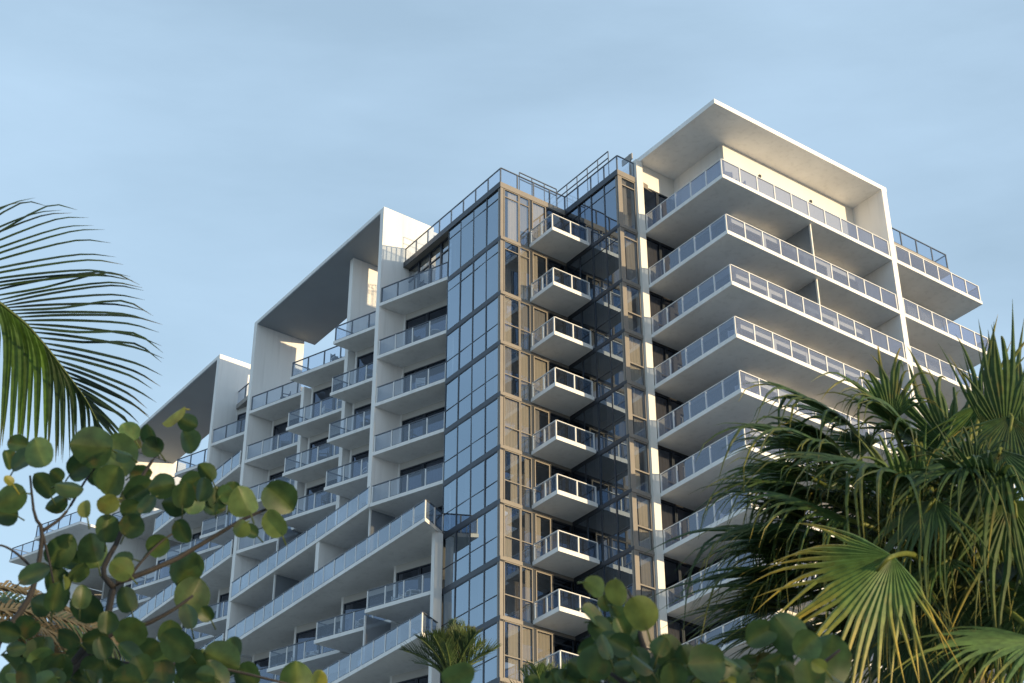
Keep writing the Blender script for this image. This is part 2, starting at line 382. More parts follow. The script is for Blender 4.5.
# inner guard rails on the roof deck
ir = MB()
for (a, b, zt_) in (((60.1, 47.5), (55.5, 47.5), 58.42), ((59.5, 44.4), (59.5, 47.0), 58.05)):
    wl = Wall(a, b, (-1, -1)); n = max(2, round(wl.L / 1.0))
    for zz in (.0, .45): wl.box(ir, 0, wl.L, -.025, .025, zt_ - zz - .05, zt_ - zz)
    for k in range(n + 1): wl.box(ir, wl.L * k / n - .02, wl.L * k / n + .02, -.02, .02, ROOF + .33, zt_ - .02)
ir.build('guard_rail', M['railm'], roof)
rt = MB(); box(rt, 54.05, 54.15, 47.78, 47.88, ROOF + .33, ROOF + 2.1); box(rt, 53.9, 54.75, 47.80, 47.86, ROOF + 1.7, ROOF + 2.1)
rt.build('roof_hatch', M['conc'], roof)

# mini balconies on the right face of the glass corner
for k in range(10):
    z = ZB[k]
    o = slab_part('small_balcony', [(56.25, 44.12), (58.26, 44.12), (58.26, 46.58), (56.25, 46.58)], z, z + .2)
    railing(o, [(58.2, 44.17), (56.30, 44.17), (56.30, 46.53)], z, spacing=1.0, top='postw', h=1.10)

# ---- white column, canopy and right tower
wallbox('column', 53.62, 54.2, 47.84, 48.27, G0, 56.83, 'cream')
can = MB(); box(can, 47.70, 54.3, 48.14, 60.92, 56.83, 57.12); part('canopy_roof', can, M['white'])
wallbox('white_fin', 47.70, 51.3, 60.50, 60.88, G0, 56.83, 'white')
# penthouse walls under the canopy
zt = 56.83
ph = MB(); box(ph, 49.9, 50.1, 50.70, 60.50, ZB[0] + .2, zt); part('penthouse_wall', ph, M['cream'])
ph = MB(); box(ph, 50.1, 53.85, 50.70, 50.9, ZB[0] + .2, zt); part('penthouse_wall', ph, M['white'])
ph = MB(); box(ph, 53.85, 54.1, 48.28, 50.9, 55.45, zt); part('penthouse_wall', ph, M['cream'])
for vv in (53.2, 57.0):                                                    # little wall lights, unlit
    sc = MB(); box(sc, 49.80, 49.898, vv, vv + .12, 55.7, 55.85); sc.build('wall_light', M['dark'], hotel)
wF = Wall((49.9, 50.7), (49.9, 60.5), (-1, 0)); wS = Wall((49.9, 50.7), (53.85, 50.7), (0, -1)); wD = Wall((53.85, 48.28), (53.85, 50.60), (-1, 0))
for k in range(10):
    z = ZB[k]; top = 55.45 if k == 0 else ZB[k - 1]
    o = slab_part('balcony', [(47.70, 48.28), (53.80, 48.28), (53.80, 60.0), (52, 60.48), (47.70, 60.48)], z, z + .2)
    railing(o, [(53.60, 48.33), (47.75, 48.33), (47.75, 60.42)], z, top='postw', gl='railt')
    window('terrace_door', wD, .05, 1.15, z + .22, top - .03, (), fm='dark', pm='door', cur=(.1, .9) if random.random() < .6 else None, cmat=M['cur'])
    window('terrace_door', wD, 1.17, 2.2, z + .22, top - .03, (), fm='dark', pm='door')
    if k:
        window('terrace_door', wS, .15, 2.0, z + .22, top - .03, (), (.5,), fm='dark', pm='door')
        window('terrace_door', wS, 2.03, 3.85, z + .22, top - .03, (), (.5,), fm='dark', pm='door', cur=(.1, .6), cmat=M['curg'])
        for q in range(4):
            cu = random.choice([(.03, .97), (.03, .5), (.5, .97), None])
            window('front_door', wF, .15 + q * 2.4, .15 + q * 2.4 + 2.05, z + .22, top - .4, (), (.5,), fm='dark', pm='door', cur=cu, cmat=M['curg'])
            pr = MB(); wF.box(pr, .15 + q * 2.4 + 2.06, .15 + q * 2.4 + 2.39, -.25, .03, z + .2, top); part('pier', pr, M['cream'])
        b = MB(); wF.box(b, .14, 9.78, -.2, .02, top - .39, top); part('lintel', b, M['cream'])
    if k in (1, 2):                                                         # privacy post and screen between two flats
        sm = MB(); box(sm, 47.95, 48.05, 54.6, 54.68, z + .2, top); part('screen_post', sm, M['cream'])
        sm = MB(); box(sm, 48.05, 49.88, 54.62, 54.66, z + .2, top - .01); part('privacy_screen', sm, M['screen'])
# right wing
wW = Wall((49.9, 60.9), (49.9, 67.2), (-1, 0))
for k in range(10):
    z = ZB[k]; top = 54.8 if k == 0 else ZB[k - 1]
    o = slab_part('wing_balcony', [(47.70, 60.90), (51.0, 60.90), (51.0, 67.80), (47.70, 67.80)], z, z + .2)
    railing(o, [(47.75, 60.92), (47.75, 67.75), (50.0, 67.75)], z, top='postw', gl='railt')
    for q in range(3):
        window('wing_door', wW, .1 + q * 2.05, .1 + q * 2.05 + 1.98, z + .22, top - .02, (), (.5,), fm='beige', pm='panec', cur=(.05, .95), cmat=M['curw'])
rw = MB(); box(rw, 49.2, 54.0, 60.9, 67.4, 54.8, 55.12); rwo = part('wing_roof', rw, M['conc'])
railing(rwo, [(49.25, 60.95), (49.25, 67.35), (53.0, 67.35)], 54.94, posts='railm')
am = MB(); am.tube([P(49.6, 62.9, 55.1), P(49.6, 62.9, 57.9)], .03); am.tube([P(49.6, 62.9, 57.7), P(49.6, 61.9, 57.2)], .025); am.build('antenna', M['railm'], rwo)
wallbox('wing_wall', 50.2, 54.0, 60.9, 67.2, ZB[0] + .2, 54.8, 'inner')

# ---- saw-tooth bays on the left
VF = 40.72                                                                 # front line of fins and long balconies
wallbox('white_fin', 67.70, 68.06, VF, 44.2, ZB[4] + .18, 59.0)
wallbox('white_fin', 82.68, 83.05, VF, 44.2, ZB[5] + .18, 59.0)
wallbox('white_fin', 87.72, 88.08, VF, 46.0, ZB[1] + .18, 59.0)
wallbox('white_fin', 102.9, 103.25, VF, 46.0, ZB[1] + .18, 59.0)
for ua, ub in ((68.06, 82.68), (88.08, 102.9)):
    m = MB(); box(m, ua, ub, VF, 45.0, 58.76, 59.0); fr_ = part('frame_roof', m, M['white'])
    m = MB(); box(m, ua + .003, ub - .003, VF + .02, 44.98, 58.70, 58.757); m.build('soffit', M['soffit_shade'], fr_)  # thin layer added to carry the shade colour
# partial walls between flats
wallbox('party_wall', 72.75, 73.12, 41.8, 45.6, ZB[4] + .2, 58.72)
wallbox('party_wall', 72.75, 73.12, VF, 45.6, ZB[5] + .2, ZB[4])
wallbox('party_wall', 77.75, 78.1, 41.8, 45.6, ZB[3], ZB[0])
for ug, z1 in ((67.85, ZB[4]), (72.75, ZB[5]), (77.75, ZB[3]), (82.85, ZB[5]), (87.9, ZB[1]), (92.9, ZB[0]), (97.9, ZB[0]), (102.9, ZB[1]), (107.9, ZB[0]), (112.9, ZB[0]), (117.9, ZB[0]), (122.9, ZB[0])):
    wallbox('party_wall', ug + .01, ug + .34, 43.0, 45.6, ZB[10], z1 - .001, 'conc')
wallbox('sun_trim_wall', 72.76, 73.1, 45.61, 46.35, ZB[0] + .2, 58.69)  # this wall and the next are added, sized to trim a sun patch
wallbox('sun_trim_wall', 72.76, 73.1, 46.36, 47.3, ZB[0] + .2, 57.2)
wallbox('party_wall', 67.72, 68.04, 44.2, 45.6, ZB[4] + .2, ZB[0])
wallbox('party_wall', 82.70, 83.03, 44.2, 45.6, ZB[5] + .2, ZB[0])
def sawtooth(ur, k, z=None, up=None, rail_back=False, glaze=True):
    """one bay: ur right edge (4.9 m wide), level k"""
    z = ZB[k] if z is None else z
    ul = ur + 4.46 if abs(ur - 63.25) < .01 else ur + 4.78
    vr = VF + (ul - ur) * .355
    o = slab_part('angled_balcony', [(ur, vr), (ul, VF), (ul, 45.58), (ur, 45.58)], z, z + .2)
    pts = [(ur + .04, vr + .05), (ul - .05, VF + .08)]
    dark = rail_back or k == 0
    if abs(ur - 63.25) > .01 and abs(ul - 67.7) > .3 and abs(ul - 82.7) > .2 and abs(ul - 87.8) > .3: pts.append((ul - .05, 42.2))
    railing(o, pts, z, posts='railm' if dark else 'postw', spacing=1.15)
    if rail_back:                                                           # roof terrace: a rail on its far side as well
        railing(o, [(ul - .1, 42.3), (ul - .1, 45.3), (ur + .1, 45.3)], z, posts='railm', spacing=1.4)
        return o
    if not glaze: return o
    top = up if up else (ZB[k - 1] if k else ROOF)
    dp = 1.5 if 67.5 < ur < 74 else 1.62
    wl = Wall((ur + .1, vr + dp), (ul - .02, VF + dp), (-.3, -1))
    n = 3
    cw = MB(); wl.box(cw, wl.L - .14, wl.L, -.2, 0, z + .2, top); part('bay_wall', cw, M['white'])
    for q in range(n):
        s = (wl.L - .16) / n
        window('sliding_door', wl, q * s, (q + 1) * s - .02, z + .22, top - .40, (), fm='dark', pm='door', cur=random.choice([(.05, .95), (.05, .5), None, None]), cmat=random.choice([M['curg'], M['curg'], M['cur'], M['curw']]))
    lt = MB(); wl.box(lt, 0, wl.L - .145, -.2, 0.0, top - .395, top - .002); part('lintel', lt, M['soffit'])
    return o
def long_balcony(u0, u1, k, right_end=None, screens=()):
    z = ZB[k]; poly = [(u0, VF - .05), (u1, VF - .05), (u1, 45.58), (u0 + (.95 if right_end else 0), 45.58)]
    if right_end: poly.append((u0 + .95, 42.5))
    pts = [(u1 - .05, VF), (u0 + .05, VF)]
    if right_end: pts.append((u0 + .85, right_end))
    o = slab_part('long_balcony', poly, z, z + .2)
    railing(o, pts, z, spacing=1.1, gl='railb')
    top = ZB[k - 1]
    for us in screens:
        sm = MB(); box(sm, us, us + .09, VF + .15, VF + .24, z + .2, top); part('screen_post', sm, M['postw'])
        sm = MB(); box(sm, us + .03, us + .06, VF + .24, 42.44, z + .2, top - .01); part('privacy_screen', sm, M['screen'])
    n = int((u1 - u0) / 4.9)
    for q in range(n):
        ua = u0 + q * (u1 - u0) / n; wl = Wall((ua + .4, 44.2), (ua + (u1 - u0) / n - .05, 43.2), (0, -1))
        for h in range(2):
            window('sliding_door', wl, h * wl.L / 2, (h + 1) * wl.L / 2 - .03, z + .22, top - .03, (), (.5,), fm='dark', pm='door', cur=(.05, .6) if random.random() < .4 else None, cmat=M['curg'])
    return o
# bay beside the glass corner
for k in range(0, 5): sawtooth(63.25, k, glaze=(k > 0))
# the framed bays
for k in range(0, 4):
    sawtooth(67.88, k, rail_back=(k == 0)); sawtooth(72.85, k, rail_back=(k == 0)); sawtooth(77.85, k, rail_back=(k == 0))
long_balcony(67.75, 82.84, 4, screens=(77.85,))
long_balcony(62.35, 82.84, 5, right_end=42.3, screens=(67.9, 77.85))
for ur in (63.25, 67.88, 72.85, 77.85): sawtooth(ur, 6)
long_balcony(62.35, 82.84, 7, right_end=42.3, screens=(67.9,))
for ur in (63.25, 67.88, 72.85, 77.85): sawtooth(ur, 8)
wallbox('column', 63.02, 63.3, 41.72, 42.2, G0, ZB[5], 'white')
wallbox('party_wall', 63.22, 63.34, 42.36, 45.6, ZB[10], ZB[5], 'white')
wallbox('party_wall', 63.22, 63.34, 42.75, 45.6, ZB[5] + .2, ROOF - .01, 'white')
# bays further left
sawtooth(83.1, 0)
for k in (2, 4, 6): sawtooth(83.1, k)
for k in (1, 3, 5): long_balcony(83.21, 87.89 if k == 1 else 97.9, k)
long_balcony(88.26, 95.0, 1, right_end=None)
for ur in (88.0, 93.0, 98.0): sawtooth(ur, 0, rail_back=True)
for ur in (88.0, 93.0, 98.0, 103.1, 108.0, 113.0, 118.0):
    for k in (2, 4): sawtooth(ur, k)
for ur in (103.1, 108.0): sawtooth(ur, 0, rail_back=True)
for ur in (113.0, 118.0): sawtooth(ur, 0, z=57.1, rail_back=True)
wallbox('rear_wall', 113.0, 122.9, 45.7, 58.0, 52.0, 57.1, 'white')
wallbox('bay_wall', 83.2, 87.89, 44.3, 45.5, ZB[0] + .2, ROOF, 'dark')
rl = MB(); box(rl, 83.21, 87.89, 42.25, 58.0, ROOF, ROOF + .33); rlo = part('roof_slab', rl, M['conc'])
railing(rlo, [(87.85, 42.32), (83.25, 42.32)], ROOF + .13, posts='railm')

# ------------------------------------------------------------------ balcony furniture
def hotel_at(u, v, z):
    return Uw * u + Vw * v + Vector((0, 0, z + EYE))
def make_chair(mt):
    m = MB()
    def bx(x0, x1, y0, y1, z0, z1):
        m.hexa([(x0, y0, z0), (x1, y0, z0), (x1, y1, z0), (x0, y1, z0)], [(x0, y0, z1), (x1, y0, z1), (x1, y1, z1), (x0, y1, z1)])
    for sx in (-.26, .22):
        bx(sx, sx + .04, -.26, -.22, 0, .62); bx(sx, sx + .04, .22, .26, 0, .86)
        bx(sx - .005, sx + .045, -.219, .219, .58, .62)
    bx(-.219, .219, -.25, .218, .40, .44)
    for i in range(4): bx(-.219, .219, .225, .25, .50 + i * .09, .56 + i * .09)
    return m.build('balcony_chair', mt)
spots = [  # u, v, level, turn, grey?, label
    (48.3, 50.0, 0, 20, 0, 'white slatted chair behind the glass at the corner of the topmost right tower balcony'),
    (48.4, 49.2, 0, 200, 0, 'white chair left of the corner on the topmost right tower balcony'),
    (48.5, 58.8, 0, 100, 0, 'white chair beside the tall right fin on the topmost right tower balcony'),
    (48.6, 49.1, 3, 150, 0, 'white chair near the corner of the fourth right tower balcony from the top'),
    (48.5, 49.2, 4, 120, 0, 'white chair left of the corner post on the fifth right tower balcony from the top'),
    (48.4, 50.2, 4, 20, 0, 'white chair nearest the corner on the front of the fifth right tower balcony'),
    (48.4, 51.1, 4, 330, 0, 'second white chair from the corner on the front of the fifth right tower balcony'),
    (50.2, 49.2, 6, 60, 0, 'white chair halfway along the left side of the lowest clear right tower balcony'),
    (65.6, 42.3, 6, 10, 0, 'white chair on the small angled balcony beside the white column under the long balcony'),
    (66.6, 42.0, 6, 320, 0, 'white chair at the left of the angled balcony beside the white column'),
    (70.6, 42.3, 6, 20, 0, 'white chair on the second angled balcony left of the white column, under the long balcony'),
    (75.6, 42.3, 6, 340, 0, 'white chair on the third angled balcony left of the white column, above leaves'),
]
FLOOR = ['top', 'second', 'third', 'fourth']
for ub, wh in ((64.6, 'in the bay against the blue glass corner'), (69.2, 'just left of the tall middle fin'), (74.2, 'in the middle of the white frame'), (79.4, 'against the left fin of the white frame')):
    for k in range(4):
        gr = 0 if (k + int(ub)) % 3 == 0 else 1
        spots.append((ub + .9 + random.uniform(-.3, .5), 42.15 + random.uniform(-.2, .1), k, random.uniform(0, 360), gr, ('white' if gr == 0 else 'dark') + ' chair on the ' + FLOOR[k] + ' balcony ' + wh))
ch = {0: make_chair(M['chair']), 1: make_chair(M['cushion'])}; seen = set()
for (u, v, k, rz, gr, lab) in spots:
    o = ch[gr]
    if gr in seen: o = ch[gr].copy(); COL.objects.link(o)
    seen.add(gr)
    o.location = hotel_at(u, v, ZB[k] + .2); o.rotation_euler = (0, 0, R(rz))
    tag(o, lab, 'chair', 'chairs on the hotel balconies')
tb0 = MB(); tb0.tube([(0, 0, 0), (0, 0, .03)], [.22, .22], 12); tb0.tube([(0, 0, .03), (0, 0, .68)], [.03, .03], 8); tb0.tube([(0, 0, .68), (0, 0, .72)], [.36, .36], 16)
tbo = tb0.build('balcony_table', M['chair']); first = True
for u, v, k, lab in ((64.8, 42.6, 1, 'white round table on the second balcony in the bay against the blue glass corner'), (69.3, 42.6, 2, 'white round table on the third balcony just left of the tall middle fin'),
                     (74.3, 42.5, 1, 'white round table on the second balcony in the middle of the white frame'), (79.5, 42.5, 2, 'white round table on the third balcony against the left fin'),
                     (65.9, 42.4, 6, 'white round table on the small angled balcony beside the white column'), (70.4, 42.4, 6, 'white round table on the second small angled balcony left of the white column')):
    o = tbo if first else tbo.copy()
    if not first: COL.objects.link(o)
    first = False; o.location = hotel_at(u, v, ZB[k] + .2); tag(o, lab, 'table', 'round tables on the hotel balconies')
pt = MB(); pt.tube([(0, 0, 0), (0, 0, .08), (0, 0, .55), (0, 0, .62)], [.18, .2, .29, .27], 14)
po = pt.build('roof_planter', M['chair'], smooth=False); po.location = hotel_at(49.9, 62.0, 55.12)
tag(po, 'round white planter behind the rail on the right wing roof', 'planter')

# ------------------------------------------------------------------ plants
UP = Vector((0, 0, 1))
def spline(pts, n):
    """Catmull-Rom through Vectors"""
    p = [pts[0] * 2 - pts[1]] + list(pts) + [pts[-1] * 2 - pts[-2]]; out = []
    m = len(pts) - 1
    for i in range(n + 1):
        t = i / n * m; k = min(int(t), m - 1); t -= k
        a, b, c, d = p[k], p[k + 1], p[k + 2], p[k + 3]
        out.append(.5 * ((2 * b) + (c - a) * t + (2 * a - 5 * b + 4 * c - d) * t * t + (3 * b - a - 3 * c + d) * t ** 3))
    return out
def blade(m, pts, widths, nrm, tint, tipb, fold=.25):
    """long folded leaflet through pts; nrm is the face direction"""
    n0 = len(m.v); k = len(pts)
    for i, p in enumerate(pts):
        d = (pts[min(i + 1, k - 1)] - pts[max(i - 1, 0)]).normalized()
        s = d.cross(nrm); s = s.normalized() if s.length > 1e-4 else d.orthogonal().normalized()
        nn = s.cross(d).normalized(); wd = widths[i]
        b = tipb[i] if isinstance(tipb, (list, tuple)) else tipb
        for q in (-1, 0, 1):
            m.v.append(tuple(p + s * (q * wd) + nn * (wd * fold * (1 if q else 0)))); m.c.append((tint, .5, b, 1))
    for i in range(k - 1):
        for q in (0, 1):
            a = n0 + i * 3 + q; m.f.append((a, a + 1, a + 4, a + 3))

# -- coconut palm, one frond reaching in from the left
coco = empty('coconut_palm', (-9.3, 9.5, 0))
tag(coco, 'coconut palm frond with long dark leaflets reaching in at the upper left', 'palm tree')
def loc(parent, p): return Vector(p) - parent.location
def poly_at(poly, t):
    t = max(0, min(1, t)) * (len(poly) - 1); k = min(int(t), len(poly) - 2); t -= k
    return (poly[k][0] * (1 - t) + poly[k + 1][0] * t, poly[k][1] * (1 - t) + poly[k + 1][1] * t)
rach = [(-330, 330), (-250, 268), (-170, 250), (-90, 258), (-45, 275), (0, 303), (25, 323), (45, 345), (68, 375), (88, 402), (102, 432), (108, 455)]
def rpt(t):
    x, y = poly_at(rach, t); return at(x, y, 9.3 + 1.0 * t) - coco.location
rp_ = spline([rpt(i / 20) for i in range(21)], 60)
mr_ = MB(); mr_.cur = (.5, .5, .05, 1); mr_.tube(rp_, [.024 - .022 * (i / 60) ** .7 for i in range(61)], 6)
frond = empty('frond', (0, 0, 0), parent=coco)
mr_.build('rachis', M['coco'], frond, smooth=True, colors=True)
ups = [((-160, 252), (-120, 130)), ((-90, 258), (20, 200)), ((-75, 262), (64, 206)), ((-60, 266), (84, 214)), ((-45, 273), (107, 240)), ((-30, 282), (128, 274)), ((-15, 291), (130, 278)), ((0, 303), (142, 288)),
       ((8, 309), (150, 311)), ((20, 319), (162, 331)), ((32, 329), (163, 354)), ((45, 345), (160, 378)), ((58, 362), (152, 402)), ((70, 378), (145, 422)), ((82, 393), (132, 440)), ((92, 408), (122, 450)), ((102, 432), (114, 466))]
dns = [((-160, 252), (-220, 410)), ((-60, 266), (-75, 430)), ((-30, 282), (-36, 442)), ((0, 303), (0, 448)), ((20, 319), (26, 455)), ((45, 345), (54, 458)), ((60, 365), (70, 458)), ((75, 384), (84, 456)), ((90, 404), (98, 460)), ((103, 434), (107, 468))]
lf = MB()
for side, prs, N_ in ((1, ups, 48), (-1, dns, 54)):
    for i in range(N_):
        f_ = i / (N_ - 1)
        (bx, by), (x, y) = poly_at([p[0] for p in prs], f_), poly_at([p[1] for p in prs], f_)
        t = .25 + .75 * max(0, (bx + 160) / 270); db = 9.3 + t
        x += random.uniform(-4, 4); y += random.uniform(-5, 5)
        b = at(bx, by, db) - coco.location
        e = at(x, y, db + (-.2 if side > 0 else .2) + random.uniform(-.06, .06)) - coco.location
        Ln = (e - b).length
        if side > 0:
            up = .05 * (1 - f_) + random.uniform(.0, .03)
            c1 = b.lerp(e, .35) + UP * Ln * (.02 + up * .5); c2 = b.lerp(e, .76) + UP * Ln * (.025 + up * .8 + (.07 if random.random() < .15 else 0))
            tint, w_ = random.uniform(0, .2), .0135
        else:
            c1 = b.lerp(e, .3) + Vector((.05, 0, .03)) * Ln; c2 = b.lerp(e, .7) + Vector((.03, 0, .0)) * Ln
            tint, w_ = random.uniform(.45, 1) * (1 if bx < 42 else .3), (.0195 if bx < 50 else .0105)  # light through the hanging leaflets is put into their greener tint
        pts = spline([b, c1, c2, e], 9)
        br = random.random() < .2
        blade(lf, pts, [w_ * f * (Ln / .9) ** .3 for f in (.5, .9, 1, 1, .95, .85, .7, .5, .28, .05)], Vector((-.2, -1, .25)), tint, [0] * 7 + ([.1, .35, .6] if br else [0, .05, .2]), fold=.35)
lf.build('leaflets', M['coco'], frond, normals=False, colors=True)
tk = MB(); c0 = rpt(0); tk.tube(spline([Vector((-.6, .2, 0)), Vector((-.35, .1, 2.5)), Vector((-.1, 0, 4.5)), c0 + Vector((-.05, 0, -.1))], 16), [.2 - .006 * i for i in range(17)], 10)
tk.build('trunk', M['bark'], coco, smooth=True)

# -- sea grape leaves
def round_leaf(m, base, direction, nrm, size, tint, yel):
    asp = random.uniform(.82, 1.12); skew = random.uniform(-.08, .08); lob = random.uniform(0, 6.28)
    d = direction.normalized(); s = d.cross(nrm).normalized(); n = s.cross(d).normalized()
    prof = [(0, .0), (.02, .22), (.12, .40), (.30, .50), (.50, .52), (.70, .46), (.86, .33), (.96, .16), (1.0, .0)]
    cup = random.choice([-1, 1]) * random.uniform(.15, .55); bend = random.uniform(-.15, .25); wv = random.uniform(0, 6.28)
    n0 = len(m.v)
    for i, (x, wd) in enumerate(prof):
        base_p = base + d * (x * size) + n * (-bend * size * x * x)
        for q in (-1, -.5, -.05, .05, .5, 1):
            z = cup * wd * size * abs(q) ** 1.2 + .02 * size * math.sin(7 * x + wv + q * 2) * abs(q)
            xx = -.09 * size * (1 - x) ** 3 * abs(q)
            wq = q * wd * asp * (1 + .07 * math.sin(5 * x + lob + (2 if q > 0 else 0))) + skew * x * (1 - x) * 2
            m.v.append(tuple(base_p + s * (wq * size) + n * z + d * xx))
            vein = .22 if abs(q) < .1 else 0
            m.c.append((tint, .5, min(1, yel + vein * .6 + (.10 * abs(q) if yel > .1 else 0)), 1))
    for i in range(len(prof) - 1):
        for q in range(5):
            a = n0 + i * 6 + q; m.f.append((a, a + 1, a + 7, a + 6))
def sea_grape(root, label, leaves, branches, dist, fillers):
    tr = empty('sea_grape_tree', root); tag(tr, label, 'tree', 'sea grape trees in the foreground')
    bm_ = MB()
    for pts, r0, r1 in branches:
        q = [at(x, y, dist + dz) - tr.location for x, y, dz in pts]; sp = spline(q, 14)
        bm_.tube(sp, [r0 + (r1 - r0) * i / 14 for i in range(15)], 7)
    lm = MB()
    for (x, y, r, tint, yel) in leaves:
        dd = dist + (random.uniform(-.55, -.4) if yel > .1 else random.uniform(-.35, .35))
        c = at(x, y, dd) - tr.location
        sz = 2 * r / F_PX * dd / math.cos(R(25)) * 1.02
        ang = random.uniform(0, 6.28)
        tocam = (Vector((0, 0, EYE)) - tr.location - c).normalized()
        side = Vector((1, 0, 0)); upv = tocam.cross(side).normalized()
        d = (side * math.cos(ang) + upv * math.sin(ang) + tocam * random.uniform(-.25, .25)).normalized()
        nrm = (tocam + Vector((random.gauss(0, .5), random.uniform(-.3, .3), random.gauss(.15, .45)))).normalized()
        if random.random() < .5: nrm = -nrm
        round_leaf(lm, c - d * sz * .5, d, nrm, sz, tint, yel)
        lm.cur = (tint, .5, min(1, yel + .15), 1); lm.tube([c - d * sz * .46, c - d * (sz * .5 + .025) + Vector((0, .02, -.01))], [.0025, .003], 5)
    bm_.build('branches', M['twig'], tr, smooth=True)
    lm.build('crown', M['seagrape'], tr, smooth=True, normals=False, colors=True)
    return tr
S1 = 2.332
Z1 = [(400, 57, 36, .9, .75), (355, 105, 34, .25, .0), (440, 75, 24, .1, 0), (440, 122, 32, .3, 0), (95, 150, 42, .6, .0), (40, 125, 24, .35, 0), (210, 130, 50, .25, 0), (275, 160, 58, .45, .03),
      (300, 130, 36, .2, 0), (260, 215, 40, .45, .05), (165, 225, 34, .15, 0), (60, 165, 35, .1, 0), (20, 255, 40, .45, 0), (10, 290, 30, .1, 0), (100, 220, 35, .12, 0), (190, 180, 34, .1, 0),
      (200, 275, 20, .7, .35), (250, 268, 27, .5, .3), (330, 235, 40, .1, 0), (375, 225, 33, .2, .0), (405, 265, 33, .15, 0), (345, 270, 24, .1, 0), (480, 190, 27, .25, 0), (500, 262, 35, .2, 0),
      (450, 215, 30, .12, 0), (470, 235, 30, .1, 0), (430, 240, 25, .15, 0), (568, 255, 38, .95, .12), (540, 240, 30, .3, 0), (655, 255, 45, .35, .02), (640, 308, 36, .85, .2), (560, 325, 20, .9, .2),
      (580, 330, 20, .2, 0), (430, 330, 30, .15, 0), (370, 360, 28, .3, 0), (250, 320, 34, .25, 0), (310, 315, 30, .15, 0), (220, 370, 42, .45, .04), (145, 370, 42, .2, 0), (85, 435, 38, .1, 0),
      (130, 480, 35, .08, 0), (205, 510, 42, .1, 0), (180, 420, 24, .6, .1), (280, 415, 30, .75, .12), (295, 485, 32, .12, 0), (285, 400, 24, .15, 0), (435, 415, 46, .35, .03), (450, 475, 46, .3, .02),
      (440, 525, 30, .12, 0), (160, 575, 30, .1, 0), (225, 580, 30, .08, 0), (300, 570, 40, .7, .06), (300, 615, 35, .25, 0), (410, 590, 42, .4, 0), (395, 560, 25, .5, .05), (380, 640, 30, .5, 0),
      (440, 650, 45, .2, 0), (520, 630, 45, .2, 0), (545, 600, 25, .25, 0), (100, 620, 40, .12, 0), (60, 560, 30, .08, 0), (40, 600, 20, .1, 0), (130, 650, 35, .12, 0), (330, 650, 30, .3, 0),
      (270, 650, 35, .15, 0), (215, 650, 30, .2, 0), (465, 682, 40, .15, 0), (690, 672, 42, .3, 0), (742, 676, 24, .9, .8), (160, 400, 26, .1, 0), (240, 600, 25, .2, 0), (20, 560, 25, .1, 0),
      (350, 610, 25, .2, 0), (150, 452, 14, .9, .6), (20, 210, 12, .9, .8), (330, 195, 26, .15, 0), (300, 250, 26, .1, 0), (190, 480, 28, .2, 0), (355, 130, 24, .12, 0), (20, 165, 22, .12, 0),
      (30, 640, 34, .2, 0), (70, 670, 34, .12, 0), (180, 620, 26, .15, 0), (380, 670, 36, .12, 0), (500, 660, 38, .1, 0), (570, 670, 34, .12, 0), (300, 680, 34, .12, 0), (160, 690, 34, .1, 0), (240, 690, 34, .2, 0),
      (90, 500, 25, .15, 0), (250, 545, 24, .12, 0), (480, 520, 18, .2, 0), (310, 280, 24, .12, 0), (130, 265, 25, .1, 0)]
random.seed(21)
for (cx, cy, sx_, sy_, n_) in ((190, 170, 110, 50, 5), (150, 490, 80, 60, 2), (80, 650, 80, 40, 8), (260, 655, 110, 35, 9), (440, 660, 80, 25, 4), (400, 240, 70, 30, 4), (500, 250, 50, 25, 3)):
    for _ in range(n_): Z1.append((random.gauss(cx, sx_ * .6), random.gauss(cy, sy_ * .6), random.uniform(16, 36), random.choice([.0, .1, .25, .5, .8]), 0))
LV1 = [(x / S1, 390 + y / S1, r / S1 * (.86 if r > 26 else .95), t, yl) for x, y, r, t, yl in Z1]
def zb1(pts, dz=0): return [(x / S1, 390 + y / S1, dz + .15) for x, y in pts]
BR1 = [(zb1([(60, 820), (130, 700), (210, 610), (265, 565), (330, 550), (400, 515), (450, 480)]), .018, .005),
       (zb1([(130, 700), (200, 600), (245, 545), (265, 460), (300, 440), (400, 400), (510, 335), (570, 300), (640, 270)]), .017, .005),
       (zb1([(265, 460), (240, 420), (280, 340), (300, 260), (345, 180), (375, 140)]), .012, .005),
       (zb1([(-20, 640), (0, 580), (60, 500), (85, 430), (98, 330), (80, 290), (70, 200)]), .015, .004),
       (zb1([(98, 330), (150, 290), (200, 210), (240, 160)]), .007, .003),
       (zb1([(85, 430), (60, 400), (30, 375), (0, 362), (-30, 370)]), .006, .003),
       (zb1([(98, 330), (115, 400), (125, 450)]), .006, .003),
       (zb1([(300, 260), (350, 255), (420, 225), (480, 200)]), .007, .003),
       (zb1([(300, 440), (330, 400), (380, 350), (430, 320)]), .006, .003),
       (zb1([(210, 610), (300, 640), (420, 640), (520, 650), (690, 690)]), .01, .004)]
sea_grape(tuple(at(40, 683, 5.6).xy) + (0,), 'dark sea grape tree with round leaves and bare twigs filling the lower left', LV1, BR1, 5.6, 0)
